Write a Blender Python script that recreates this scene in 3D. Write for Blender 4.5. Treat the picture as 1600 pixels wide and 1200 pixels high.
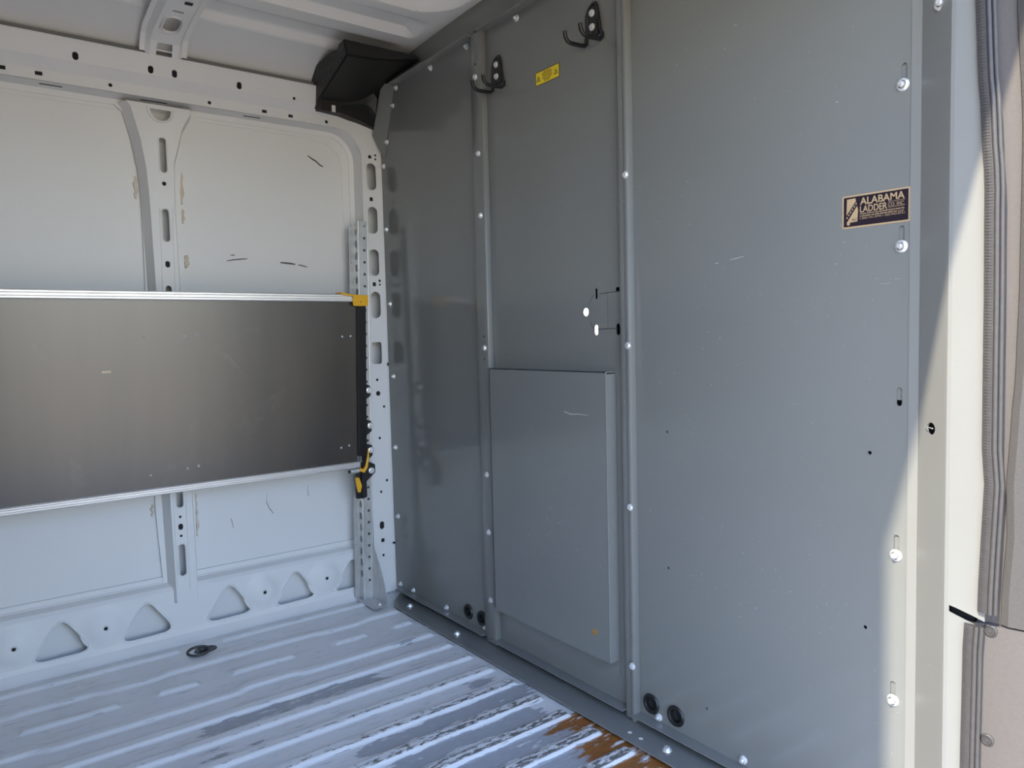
import bpy, bmesh, math, random
from mathutils import Vector, Matrix
random.seed(7)
R = math.radians
scene = bpy.context.scene
col = scene.collection
for o in list(bpy.data.objects):
    bpy.data.objects.remove(o)

# World axes: +x = towards the cab, +y = across the van to the driver side wall, +z = up.
# z = 0 is the top of the floor ribs; the van floor stands 0.55 m above the ground.

# ------------------------------------------------------------------ camera
cam = bpy.data.cameras.new('camera')
cam.sensor_fit = 'HORIZONTAL'; cam.sensor_width = 36.0
cam.lens = 1156.0 / 1600.0 * 36.0
cam.clip_start = 0.02; cam.clip_end = 500
cam_o = bpy.data.objects.new('camera', cam); col.objects.link(cam_o)
rot = Matrix(((0.79683, 0.05781, -0.60205), (-0.60372, 0.03581, -0.79638), (-0.02448, 0.99769, 0.06342)))
cam_o.matrix_world = Matrix.Translation((0, 0, 0.94)) @ rot.to_4x4()
scene.camera = cam_o

# ------------------------------------------------------------------ world, sun, exposure
SUN = Vector((3.97, 1.0, -4.0)).normalized()          # direction the sunlight travels
w = bpy.data.worlds.new('world'); scene.world = w; w.use_nodes = True
nt = w.node_tree; nt.nodes.clear()
wo = nt.nodes.new('ShaderNodeOutputWorld'); bg = nt.nodes.new('ShaderNodeBackground')
sky = nt.nodes.new('ShaderNodeTexSky'); sky.sky_type = 'NISHITA'; sky.sun_disc = False
sky.sun_elevation = math.asin(-SUN.z); sky.sun_rotation = math.atan2(-SUN.x, -SUN.y)
sky.air_density = 1.0; sky.dust_density = 0.4; sky.ozone_density = 1.6
tint = nt.nodes.new('ShaderNodeMix'); tint.data_type = 'RGBA'; tint.blend_type = 'MULTIPLY'; tint.inputs[0].default_value = 1.0
tint.inputs[7].default_value = (1.02, 0.985, 1.03, 1)      # white balance of the daylight
nt.links.new(sky.outputs[0], tint.inputs[6]); nt.links.new(tint.outputs[2], bg.inputs[0]); bg.inputs[1].default_value = 0.37
nt.links.new(bg.outputs[0], wo.inputs[0])
sl = bpy.data.lights.new('sun', 'SUN'); sl.energy = 3.3; sl.angle = R(1.0); sl.color = (1.0, 0.89, 0.69)
so = bpy.data.objects.new('sun', sl); col.objects.link(so)
so.rotation_euler = (-SUN).to_track_quat('Z', 'Y').to_euler()
so.location = (-4, -2, 6)
vs = scene.view_settings
vs.view_transform = 'Standard'; vs.look = 'None'; vs.gamma = 1.0; vs.use_curve_mapping = False
vs.exposure = 1.44
scene.cycles.diffuse_bounces = 8; scene.cycles.max_bounces = 12

# ------------------------------------------------------------------ materials
MATS = {}
def nodes_of(name):
    m = bpy.data.materials.new(name); m.use_nodes = True
    MATS[name] = m
    n = m.node_tree.nodes; b = n['Principled BSDF']
    return m, n, m.node_tree.links, b
def tex_co(n, l, scale=(1, 1, 1), rot=(0, 0, 0)):
    tc = n.new('ShaderNodeTexCoord'); mp = n.new('ShaderNodeMapping')
    mp.inputs['Scale'].default_value = scale; mp.inputs['Rotation'].default_value = rot
    l.new(tc.outputs['Object'], mp.inputs[0]); return mp.outputs[0]
def noise(n, l, co, scale, detail=4, rough=.55, dist=0):
    t = n.new('ShaderNodeTexNoise'); l.new(co, t.inputs['Vector'])
    t.inputs['Scale'].default_value = scale; t.inputs['Detail'].default_value = detail
    t.inputs['Roughness'].default_value = rough; t.inputs['Distortion'].default_value = dist
    return t.outputs['Fac']
def ramp(n, l, fac, stops):
    r = n.new('ShaderNodeValToRGB'); l.new(fac, r.inputs[0])
    e = r.color_ramp.elements
    while len(e) < len(stops): e.new(0.5)
    for i, (p, c) in enumerate(stops):
        e[i].position = p; e[i].color = (c, c, c, 1) if isinstance(c, (int, float)) else (*c, 1)
    return r.outputs[0]
def math_n(n, l, op, a, b=None, clamp=False):
    m = n.new('ShaderNodeMath'); m.operation = op; m.use_clamp = clamp
    for i, v in enumerate((a, b)):
        if v is None: continue
        if isinstance(v, (int, float)): m.inputs[i].default_value = v
        else: l.new(v, m.inputs[i])
    return m.outputs[0]
def mix(n, l, fac, a, b):
    m = n.new('ShaderNodeMix'); m.data_type = 'RGBA'
    if isinstance(fac, (int, float)): m.inputs[0].default_value = fac
    else: l.new(fac, m.inputs[0])
    for s, v in ((6, a), (7, b)):
        if isinstance(v, tuple): m.inputs[s].default_value = (*v, 1)
        else: l.new(v, m.inputs[s])
    return m.outputs[2]
def bump(n, l, b, h, strength, dist=.002):
    bn = n.new('ShaderNodeBump'); bn.inputs['Strength'].default_value = strength
    bn.inputs['Distance'].default_value = dist
    l.new(h, bn.inputs['Height']); l.new(bn.outputs[0], b.inputs['Normal'])
def simple(name, c, rough=.5, metal=0.0, var=.08, scale=30, bmp=0.0, spec=.5, coat=0.0):
    m, n, l, b = nodes_of(name)
    co = tex_co(n, l)
    f = noise(n, l, co, scale)
    lo = tuple(x * (1 - var) for x in c); hi = tuple(min(1, x * (1 + var)) for x in c)
    l.new(mix(n, l, f, lo, hi), b.inputs['Base Color'])
    b.inputs['Roughness'].default_value = rough; b.inputs['Metallic'].default_value = metal
    b.inputs['Specular IOR Level'].default_value = spec
    if coat: b.inputs['Coat Weight'].default_value = coat; b.inputs['Coat Roughness'].default_value = .08
    if bmp: bump(n, l, b, noise(n, l, co, scale * 8, 2), bmp, .001)
    return m

simple('white_paint', (.76, .755, .74), .42, var=.02, scale=3, spec=.35)
simple('roof_paint', (.76, .755, .74), .45, var=.02, scale=3, spec=.3)
simple('black_plastic', (.012, .0115, .011), .5, var=.3, scale=25, bmp=.25)
simple('black_coat', (.012, .012, .013), .4, var=.2, scale=40)
simple('rubber', (.055, .052, .052), .55, var=.25, scale=90, bmp=.2)
simple('trim_plastic', (.10, .09, .085), .6, var=.12, scale=160, bmp=.5)
simple('trim_grained', (.105, .098, .095), .7, var=.35, scale=420, bmp=1.0)
simple('yellow_plastic', (.80, .42, .02), .4, var=.06)
simple('yellow_print', (.86, .66, .03), .35, var=.03)
simple('dark_print', (.018, .012, .02), .3, var=.1)
simple('tan_print', (.46, .33, .19), .4, var=.12, scale=120)
simple('dark_cavity', (.01, .01, .011), .8)
simple('brown_print', (.10, .06, .01), .4)
simple('gap_shade_grey', (.20, .195, .185), .7)  # shade tone for the tube along the rail top
simple('scratch_pale', (.45, .45, .44), .6)
simple('scuff', (.09, .08, .075), .7, var=.4, scale=200)
simple('pale_wood', (.75, .60, .42), .7, var=.2, scale=200)
simple('sealant', (.66, .57, .46), .7, var=.1)
simple('bright_zinc', (.86, .87, .88), .25, .55, var=.15, scale=120)
simple('dark_steel', (.10, .10, .10), .5, .6, var=.4, scale=80)
simple('concrete', (.52, .41, .26), .9, var=.12, scale=2)
simple('van_outside', (.8, .8, .79), .3, var=.02, coat=.4)
simple('rust_spot', (.40, .20, .04), .8, var=.3, scale=200)
simple('cab_grey', (.06, .06, .065), .8)

# galvanised steel
m, n, l, b = nodes_of('galvanised')
co = tex_co(n, l, (1, 1, .25)); f = noise(n, l, co, 60, 5, .7)
l.new(ramp(n, l, f, [(.3, (.50, .50, .49)), (.7, (.68, .68, .67))]), b.inputs['Base Color'])
b.inputs['Metallic'].default_value = .6; b.inputs['Roughness'].default_value = .42
# aluminium extrusion
m, n, l, b = nodes_of('aluminium')
co = tex_co(n, l, (.3, 8, 8)); f = noise(n, l, co, 30, 5, .7)
l.new(ramp(n, l, f, [(.3, (.74, .73, .72)), (.7, (.90, .89, .87))]), b.inputs['Base Color'])
b.inputs['Metallic'].default_value = .7; b.inputs['Roughness'].default_value = .38

# grey coated partition steel: smooth, lightly scuffed and dusty
def grey_coat(name, base, rough, spot=2.2):
    m, n, l, b = nodes_of(name)
    co = tex_co(n, l)
    big = noise(n, l, co, 2.5, 4)
    c1 = mix(n, l, big, tuple(x * .93 for x in base), tuple(x * 1.06 for x in base))
    spk = noise(n, l, co, 130, 2, .5)
    msk = noise(n, l, co, 5, 3)
    s = math_n(n, l, 'MULTIPLY', ramp(n, l, spk, [(.70, 0), (.76, 1)]), ramp(n, l, msk, [(.45, 0), (.65, .7)]))
    c2 = mix(n, l, s, c1, tuple(min(1, x * spot) for x in base))
    co2 = tex_co(n, l, (1, 1, 7)); scr = noise(n, l, co2, 22, 3, .6, 1.2)
    s2 = math_n(n, l, 'MULTIPLY', ramp(n, l, scr, [(.73, 0), (.76, .5)]), ramp(n, l, msk, [(.5, 0), (.6, 1)]))
    l.new(mix(n, l, s2, c2, tuple(min(1, x * 2.0) for x in base)), b.inputs['Base Color'])
    rr = n.new('ShaderNodeMapRange'); l.new(noise(n, l, co, 9, 4), rr.inputs[0])
    rr.inputs[3].default_value = rough * .8; rr.inputs[4].default_value = rough * 1.25
    l.new(rr.outputs[0], b.inputs['Roughness'])
    b.inputs['Specular IOR Level'].default_value = .5
    return m
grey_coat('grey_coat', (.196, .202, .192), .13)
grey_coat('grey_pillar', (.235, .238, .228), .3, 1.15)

# black laminate shelf board with dusty brown smears
m, n, l, b = nodes_of('shelf_board')
co = tex_co(n, l)
f1 = noise(n, l, tex_co(n, l, (3, 1, .3)), 2.2, 4, .55, .3)
f2 = noise(n, l, co, 14, 6, .7)
dirt = ramp(n, l, f1, [(.35, .15), (.65, 1.0)])
c = mix(n, l, dirt, (.011, .010, .010), (.042, .031, .022))
sm = math_n(n, l, 'MULTIPLY', ramp(n, l, f2, [(.60, 0), (.74, .55)]), dirt)
c = mix(n, l, sm, c, (.02, .018, .017))
gsm = math_n(n, l, 'MULTIPLY', ramp(n, l, noise(n, l, co, 6, 5, .6, 1), [(.62, 0), (.74, .45)]), ramp(n, l, f2, [(.4, 0), (.6, 1)]))
c = mix(n, l, gsm, c, (.11, .11, .105))
l.new(c, b.inputs['Base Color']); b.inputs['Roughness'].default_value = .30; b.inputs['IOR'].default_value = 2.0

# worn white floor paint: chips down to galvanised steel, rust by the bulkhead
m, n, l, b = nodes_of('floor_paint')
co = tex_co(n, l)
sx = n.new('ShaderNodeSeparateXYZ'); l.new(co, sx.inputs[0])
X, Y, Z = sx.outputs
ridge = n.new('ShaderNodeMapRange'); l.new(Z, ridge.inputs[0]); ridge.inputs[1].default_value = -.0012; ridge.inputs[2].default_value = -.0002
valley = n.new('ShaderNodeMapRange'); l.new(Z, valley.inputs[0]); valley.inputs[1].default_value = -.0055; valley.inputs[2].default_value = -.0078
def rng(v, a, b_):
    r = n.new('ShaderNodeMapRange'); l.new(v, r.inputs[0]); r.inputs[1].default_value = a; r.inputs[2].default_value = b_
    r.interpolation_type = 'SMOOTHSTEP'; return r.outputs[0]
near = rng(Y, 2.05, 1.35)                 # more wear towards the side door
front = rng(X, .25, 1.15)
cs = tex_co(n, l, (3.2, 15, 1))
chip_n = noise(n, l, cs, 2.6, 8, .66, .25)
bias = math_n(n, l, 'ADD', math_n(n, l, 'MULTIPLY', near, .10), math_n(n, l, 'MULTIPLY', math_n(n, l, 'MULTIPLY', near, front), .13))
bias_v = math_n(n, l, 'MULTIPLY', bias, valley.outputs[0])
PATCHES = [(.43, .92, 1.830, 1.893, 1.0), (.38, .47, 1.72, 1.775, .8), (1.05, 1.16, 1.62, 1.668, .9), (.68, 1.14, 1.505, 1.560, 1.0), (1.0, 1.20, 1.50, 1.565, 1.0),
           (.72, 1.14, 1.394, 1.455, 1.0), (.62, 1.16, 1.284, 1.345, 1.0), (.55, 1.16, 1.175, 1.237, 1.0), (.5, 1.16, 1.06, 1.13, 1.0), (1.04, 1.13, 1.985, 2.02, .9), (1.13, 1.19, 1.84, 1.885, .8), (.5, .62, 1.71, 1.75, .55)]
pm = None
for (a0, a1, b0, b1, st) in PATCHES:
    q = math_n(n, l, 'MULTIPLY', math_n(n, l, 'MULTIPLY', rng(X, a0 - .05, a0 + .05), rng(X, a1 + .05, a1 - .05)), math_n(n, l, 'MULTIPLY', rng(Y, b0 - .012, b0 + .012), rng(Y, b1 + .014, b1 - .008)))
    q = math_n(n, l, 'MULTIPLY', q, st)
    pm = q if pm is None else math_n(n, l, 'MAXIMUM', pm, q)
chip_v = math_n(n, l, 'ADD', math_n(n, l, 'SUBTRACT', chip_n, .745), math_n(n, l, 'ADD', math_n(n, l, 'MULTIPLY', bias_v, .35), math_n(n, l, 'MULTIPLY', pm, .30)))
chip_v = math_n(n, l, 'MULTIPLY', chip_v, 90, True)
fine_n = noise(n, l, tex_co(n, l, (5, 16, 1)), 7, 8, .72)
chip_r = math_n(n, l, 'ADD', math_n(n, l, 'SUBTRACT', fine_n, .675), math_n(n, l, 'MULTIPLY', bias, .75))
tt = math_n(n, l, 'MODULO', math_n(n, l, 'SUBTRACT', Y, .9093), .1093)
edge = math_n(n, l, 'MULTIPLY', math_n(n, l, 'MULTIPLY', rng(tt, .006, .010), rng(tt, .026, .014)), rng(Y, 1.97, 1.80))
chip_r = math_n(n, l, 'ADD', chip_r, math_n(n, l, 'MULTIPLY', edge, .055))
chip_r = math_n(n, l, 'MULTIPLY', math_n(n, l, 'MULTIPLY', chip_r, 80, True), ridge.outputs[0])
scr = noise(n, l, tex_co(n, l, (3, 60, 1), (0, 0, R(1.5))), 3.2, 4, .6)
scr = math_n(n, l, 'MULTIPLY', math_n(n, l, 'SUBTRACT', scr, .645), 40, True)
paint = mix(n, l, noise(n, l, co, 8, 5, .6), (.78, .78, .785), (.85, .85, .85))
paint = mix(n, l, rng(noise(n, l, tex_co(n, l, (2, 9, 1)), 3, 6, .65), .52, .75), paint, (.68, .65, .62))
steel = mix(n, l, noise(n, l, tex_co(n, l, (2, 9, 1)), 18, 6, .7), (.30, .31, .33), (.54, .56, .59))
rust = mix(n, l, noise(n, l, tex_co(n, l, (2, 6, 1)), 16, 6, .75), (.07, .028, .012), (.52, .20, .04))
rmask = math_n(n, l, 'MULTIPLY', rng(X, .92, 1.14), rng(Y, 1.40, 1.34))
rmask = math_n(n, l, 'ADD', rmask, math_n(n, l, 'MULTIPLY', math_n(n, l, 'SUBTRACT', noise(n, l, tex_co(n, l, (3, 9, 1)), 4, 5, .6), .5), 1.6))
rmask = math_n(n, l, 'MULTIPLY', math_n(n, l, 'SUBTRACT', rmask, .80), 6, True)
rmask = math_n(n, l, 'MULTIPLY', rmask, valley.outputs[0])
c = mix(n, l, math_n(n, l, 'MULTIPLY', scr, .75), paint, (.13, .12, .115))
c = mix(n, l, chip_r, c, (.17, .165, .155))
c = mix(n, l, chip_v, c, steel)
c = mix(n, l, rmask, c, rust)
l.new(c, b.inputs['Base Color'])
b.inputs['Roughness'].default_value = .36; b.inputs['Specular IOR Level'].default_value = .7
hgt = math_n(n, l, 'SUBTRACT', 1.0, math_n(n, l, 'MAXIMUM', chip_v, chip_r))
bump(n, l, b, hgt, .5, .0012)

# ------------------------------------------------------------------ mesh helpers
WL = {}
def meta(o, label=None, cat=None, group=None, kind=None):
    if label: o['label'] = label
    if cat: o['category'] = cat
    if group: o['group'] = group
    if kind: o['kind'] = kind
    return o
def empty(name, loc):
    o = bpy.data.objects.new(name, None); col.objects.link(o)
    o.location = loc; o.empty_display_size = .03; WL[o.name] = Vector(loc); return o
def done(name, bm, mat, parent=None, smooth=False, angle=35):
    bmesh.ops.recalc_face_normals(bm, faces=bm.faces)
    off = WL[parent.name] if parent else Vector((0, 0, 0))
    if off.length > 0: bmesh.ops.translate(bm, verts=bm.verts, vec=-off)
    me = bpy.data.meshes.new(name); bm.to_mesh(me); bm.free()
    me.materials.append(MATS[mat])
    if smooth:
        me.polygons.foreach_set('use_smooth', [True] * len(me.polygons))
        me.set_sharp_from_angle(angle=R(angle))
    o = bpy.data.objects.new(name, me); col.objects.link(o)
    if parent: o.parent = parent
    WL[o.name] = off.copy()
    return o
def inst(name, me, loc, parent, rotm=None):
    """another object that shares a small mesh, placed at a world point"""
    o = bpy.data.objects.new(name, me); col.objects.link(o); o.parent = parent
    o.location = Vector(loc) - WL[parent.name]
    if rotm is not None: o.rotation_euler = rotm
    WL[o.name] = Vector(loc); return o
def NB(): return bmesh.new()
def box(bm, x0, x1, y0, y1, z0, z1, bev=0, seg=2):
    r = bmesh.ops.create_cube(bm, size=1)
    for v in r['verts']:
        v.co = Vector(((x0 + x1) / 2 + v.co.x * (x1 - x0), (y0 + y1) / 2 + v.co.y * (y1 - y0), (z0 + z1) / 2 + v.co.z * (z1 - z0)))
    if bev:
        es = set(e for v in r['verts'] for e in v.link_edges)
        bmesh.ops.bevel(bm, geom=list(es), offset=bev, segments=seg, affect='EDGES', profile=.5)
    return bm
def cyl(bm, p0, p1, r0, r1=None, seg=16, cap=True):
    p0 = Vector(p0); p1 = Vector(p1); r1 = r0 if r1 is None else r1
    d = (p1 - p0); q = d.to_track_quat('Z', 'Y').to_matrix().to_4x4()
    bmesh.ops.create_cone(bm, cap_ends=cap, segments=seg, radius1=r0, radius2=r1, depth=d.length,
                          matrix=Matrix.Translation((p0 + p1) / 2) @ q)
    return bm
def tube(bm, pts, r, seg=8, closed=False, rad=None):
    pts = [Vector(p) for p in pts]; n_ = len(pts); rings = []
    up = None
    for i, p in enumerate(pts):
        a = pts[i - 1] if (i or closed) else p; c_ = pts[(i + 1) % n_] if (i < n_ - 1 or closed) else p
        t = (c_ - a).normalized()
        if up is None: up = t.orthogonal().normalized()
        up = (up - t * up.dot(t)).normalized(); s = t.cross(up)
        rr = rad[i] if rad else r
        rings.append([bm.verts.new(p + (up * math.cos(k * 2 * math.pi / seg) + s * math.sin(k * 2 * math.pi / seg)) * rr) for k in range(seg)])
    for i in range(n_ if closed else n_ - 1):
        A, B = rings[i], rings[(i + 1) % n_]
        for k in range(seg): bm.faces.new((A[k], A[(k + 1) % seg], B[(k + 1) % seg], B[k]))
    if not closed: bm.faces.new(rings[0][::-1]); bm.faces.new(rings[-1])
    return bm
def sheet(bm, outer, holes, fmap, thick):
    """flat sheet with real openings; fmap(u, v, depth) gives the point"""
    t = bmesh.new(); es = []; loops = []
    for lp in [outer] + list(holes):
        v_ = [t.verts.new((u, v, 0)) for u, v in lp]; loops.append(v_)
        es += [t.edges.new((v_[i], v_[(i + 1) % len(v_)])) for i in range(len(v_))]
    t.verts.index_update()
    bmesh.ops.triangle_fill(t, use_beauty=True, use_dissolve=False, edges=es, normal=(0, 0, 1))
    t.verts.index_update()
    F = [bm.verts.new(fmap(v.co.x, v.co.y, 0)) for v in t.verts]
    Bk = [bm.verts.new(fmap(v.co.x, v.co.y, thick)) for v in t.verts]
    for f in t.faces:
        ix = [v.index for v in f.verts]
        bm.faces.new([F[i] for i in ix]); bm.faces.new([Bk[i] for i in reversed(ix)])
    for v_ in loops:
        for i in range(len(v_)):
            a, b_ = v_[i].index, v_[(i + 1) % len(v_)].index
            bm.faces.new((F[a], F[b_], Bk[b_], Bk[a]))
    t.free(); return bm
def prism(bm, poly, fmap, d0, d1):
    A = [bm.verts.new(fmap(u, v, d0)) for u, v in poly]; B = [bm.verts.new(fmap(u, v, d1)) for u, v in poly]
    k = len(poly)
    bm.faces.new(A[::-1]); bm.faces.new(B)
    for i in range(k): bm.faces.new((A[i], A[(i + 1) % k], B[(i + 1) % k], B[i]))
    return bm
def strip(bm, prof_a, prof_b):
    """ruled surface between two equal point rows"""
    A = [bm.verts.new(p) for p in prof_a]; B = [bm.verts.new(p) for p in prof_b]
    for i in range(len(A) - 1): bm.faces.new((A[i], A[i + 1], B[i + 1], B[i]))
    return bm
def circ(u, v, r, k=16, ru=None):
    ru = ru or r
    return [(u + ru * math.cos(a * 2 * math.pi / k), v + r * math.sin(a * 2 * math.pi / k)) for a in range(k)]
def oval(u, v, wd, ht, k=8):
    """stadium, upright when ht > wd"""
    p = []; 
    if ht >= wd:
        r = wd / 2; c_ = ht / 2 - r
        for a in range(k + 1): t = math.pi * a / k; p.append((u + r * math.cos(t), v + c_ + r * math.sin(t)))
        for a in range(k + 1): t = math.pi + math.pi * a / k; p.append((u + r * math.cos(t), v - c_ + r * math.sin(t)))
    else:
        r = ht / 2; c_ = wd / 2 - r
        for a in range(k + 1): t = -math.pi / 2 + math.pi * a / k; p.append((u + c_ + r * math.cos(t), v + r * math.sin(t)))
        for a in range(k + 1): t = math.pi / 2 + math.pi * a / k; p.append((u - c_ + r * math.cos(t), v + r * math.sin(t)))
    return p
def sq(u, v, a, b_=None):
    b_ = b_ or a
    return [(u - a / 2, v - b_ / 2), (u + a / 2, v - b_ / 2), (u + a / 2, v + b_ / 2), (u - a / 2, v + b_ / 2)]
def rounded(poly, r, k=5):
    """round the corners of a polygon"""
    out = []; n_ = len(poly)
    for i in range(n_):
        p = Vector(poly[i]); a = Vector(poly[i - 1]); c_ = Vector(poly[(i + 1) % n_])
        da = (a - p).normalized(); dc = (c_ - p).normalized()
        ang = da.angle(dc); d = r / math.tan(ang / 2)
        p0 = p + da * d; p1 = p + dc * d
        for j in range(k + 1):
            t = j / k
            q = p0 * (1 - t) ** 2 + p * 2 * t * (1 - t) + p1 * t * t
            out.append((q.x, q.y))
    return out
XR = -2.3                  # rear end of the load bay
PX = 1.285                 # plane of the partition panels

# ------------------------------------------------------------------ ground outside
bm = NB(); box(bm, -40, 40, -40, 40, -.65, -.55)
meta(done('ground', bm, 'concrete'), 'pale sunlit concrete yard around the van', 'ground', kind='structure')

# ------------------------------------------------------------------ floor
def smooth(t): t = max(0, min(1, t)); return t * t * (3 - 2 * t)
VAL = -.008
RIB_Y = [1.893 - .1093 * k for k in range(14)]
def rib_h(y, yn, top=.028, s=.009):
    d = y - yn
    if d < 0 or d > top + 2 * s: return 0
    if d < s: return d / s
    if d > top + s: return (top + 2 * s - d) / s
    return 1
def xr(x, a, b_, s=.014): return smooth((x - a) / s) * smooth((b_ - x) / s)
def jog(x, ph):
    t = ((x + ph) / .62) % 1.0
    return .016 * (smooth((t - .10) / .06) - smooth((t - .36) / .06))
SLOTS = [(.075, .305), (.385, .505), (.585, .78), (.90, 1.02), (1.105, 1.183)]
SLOTS += [(a - 1.245, b_ - 1.245) for a, b_ in SLOTS]
def floor_z(x, y):
    h = 0
    for yn in RIB_Y:
        if yn - .01 < y < yn + .06: h = max(h, rib_h(y, yn) * xr(x, XR + .05, 1.187))
    if 1.96 < y < 2.09: h = max(h, rib_h(y, 2.003 + jog(x, .12)) * xr(x, XR + .05, 1.187))
    if 2.2 < y < 2.34: h = max(h, rib_h(y, 2.255 - jog(x, .43) * .8, .024) * xr(x, XR + .05, 1.20))
    if 2.12 < y < 2.21:
        for a, b_ in SLOTS: h = max(h, rib_h(y, 2.137, .016) * xr(x, a, b_))
    if 2.36 < y < 2.48:
        h = max(h, rib_h(y, 2.398, .016) * max(xr(x, XR + .05, .515), xr(x, .63, 1.16)))
    return VAL * (1 - h)
ys = [.30 + i * .0045 for i in range(int((2.56 - .30) / .0045) + 1)]
xs = [XR + i * .05 for i in range(int((-.1 - XR) / .05))]
xx = -.1
while xx < 1.33: xs.append(xx); xx += .0075
bm = NB()
g = [[bm.verts.new((x, y, floor_z(x, y))) for y in ys] for x in xs]
for i in range(len(xs) - 1):
    for j in range(len(ys) - 1): bm.faces.new((g[i][j], g[i + 1][j], g[i + 1][j + 1], g[i][j + 1]))
for f in bm.faces: f.smooth = True
meta(done('floor', bm, 'floor_paint'), 'ribbed steel van floor, scratched white paint with grey chips and rust', 'floor', kind='structure')
FLOOR = bpy.data.objects['floor']
bm = NB(); box(bm, XR, 1.33, .30, 2.56, -.14, -.012)
done('floor_underside', bm, 'dark_cavity', FLOOR)
bm = NB(); box(bm, -.02, 1.25, .27, .33, -.16, .004, .004)
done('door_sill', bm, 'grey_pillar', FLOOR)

# ------------------------------------------------------------------ driver side wall
def FY(y):                      # (x, z) sheet standing at depth y, thickness away from the viewer
    return lambda u, v, d: (u, y + d, v)
bm = NB(); box(bm, XR, 1.36, 2.53, 2.56, -.1, 1.84)
WALL = meta(done('wall_far', bm, 'white_paint'), 'white painted steel side wall of the van behind the folded shelf', 'wall', kind='structure')

# sill with triangular openings
TRI = []
for k in range(-9, 5):
    cx = {0: .207, 1: .436, 2: .686, 3: .910, 4: 1.125}.get(k, .207 + .228 * k)
    TRI.append(rounded([(cx - .084, .035), (cx + .084, .039), (cx + .004, .152)], .024, 8))
bm = NB()
sheet(bm, [(XR, .034), (1.33, .034), (1.33, .165), (XR, .165)], TRI, FY(2.488), .003)
strip(bm, [(XR, 2.463, VAL), (XR, 2.474, .004), (XR, 2.486, .018), (XR, 2.488, .034)], [(1.33, 2.463, VAL), (1.33, 2.474, .004), (1.33, 2.486, .018), (1.33, 2.488, .034)])
strip(bm, [(XR, 2.488, .165), (XR, 2.496, .176), (XR, 2.519, .184), (XR, 2.524, .190), (XR, 2.524, .204), (XR, 2.529, .205)],
      [(1.33, 2.488, .165), (1.33, 2.496, .176), (1.33, 2.519, .184), (1.33, 2.524, .190), (1.33, 2.524, .204), (1.33, 2.529, .205)])
SILL = done('sill_panel', bm, 'white_paint', WALL, True, 25)
for t in TRI[7:]:
    bm = NB()
    cu_ = sum(u for u, v in t) / len(t); cv_ = sum(v for u, v in t) / len(t)
    tube(bm, [(cu_ + (u - cu_) * 1.07, 2.4892, cv_ + (v - cv_) * 1.07) for u, v in t], .0036, 8, True)
    done('opening_rim', bm, 'white_paint', SILL, True, 60)
# pressed bosses with a hole between the openings
def lathe(bm, prof, c, axis, k=24):
    """prof: (radius, along axis)"""
    q = Vector(axis).to_track_quat('Z', 'Y').to_matrix(); c = Vector(c); rings = []
    for r_, h in prof:
        if r_ < 1e-6: rings.append([bm.verts.new(c + q @ Vector((0, 0, h)))])
        else: rings.append([bm.verts.new(c + q @ Vector((r_ * math.cos(a * 2 * math.pi / k), r_ * math.sin(a * 2 * math.pi / k), h))) for a in range(k)])
    for A, B in zip(rings, rings[1:]):
        for a in range(k):
            if len(A) == 1 and len(B) == 1: continue
            if len(A) == 1: bm.faces.new((A[0], B[a], B[(a + 1) % k]))
            elif len(B) == 1: bm.faces.new((A[a], A[(a + 1) % k], B[0]))
            else: bm.faces.new((A[a], A[(a + 1) % k], B[(a + 1) % k], B[a]))
    return bm
bm = NB(); lathe(bm, [(.068, 0), (.060, .001), (.050, .004), (.040, .009), (.030, .0128), (.020, .0142), (.012, .0146), (.0052, .0146), (.0052, .002)], (0, 0, 0), (0, -1, 0))
bm_me = bpy.data.meshes.new('boss'); bmesh.ops.recalc_face_normals(bm, faces=bm.faces); bm.to_mesh(bm_me); bm.free()
bm_me.materials.append(MATS['white_paint']); bm_me.polygons.foreach_set('use_smooth', [True] * len(bm_me.polygons))
bm = NB(); lathe(bm, [(.0054, 0), (0, 0)], (0, 0, 0), (0, -1, 0), 14); hole_y = bpy.data.meshes.new('hole'); bm.to_mesh(hole_y); bm.free()
hole_y.materials.append(MATS['dark_cavity'])
for x in (-.14, .092, .322, .800, 1.022):
    o = inst('boss', bm_me, (x, 2.4882, .097), SILL)
    inst('hole', hole_y, (x, 2.4734, .097), SILL)

# cant rail: lower face running into the corner pillar, slope, upper face
RAIL_Z0, RAIL_Z1 = 1.683, 1.714
ix, rad = 1.207, .10
arc_in = [(ix - rad + rad * math.sin(a * math.pi / 20), RAIL_Z0 - rad + rad * math.cos(a * math.pi / 20)) for a in range(11)]
arc_out = [(1.165, RAIL_Z1), (1.205, RAIL_Z1 + .004), (1.245, RAIL_Z1), (1.272, 1.692), (1.288, 1.655), (1.30, 1.60)]
outer = [(XR, RAIL_Z0)] + arc_in + [(1.200, .20), (1.200, .0), (1.318, .0), (1.318, 1.58)] + arc_out[::-1] + [(XR, RAIL_Z1)]
holes = [circ(.415, 1.701, .0055), circ(.692, 1.697, .0055), sq(.238, 1.701, .018, .011), sq(.153, 1.701, .018, .011),
         sq(.865, 1.698, .016, .010), sq(.953, 1.697, .016, .010), circ(1.08, 1.697, .006)]
holes += [oval(1.243, z, .038, .096) for z in (1.528, 1.373, 1.221, 1.068)]
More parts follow.
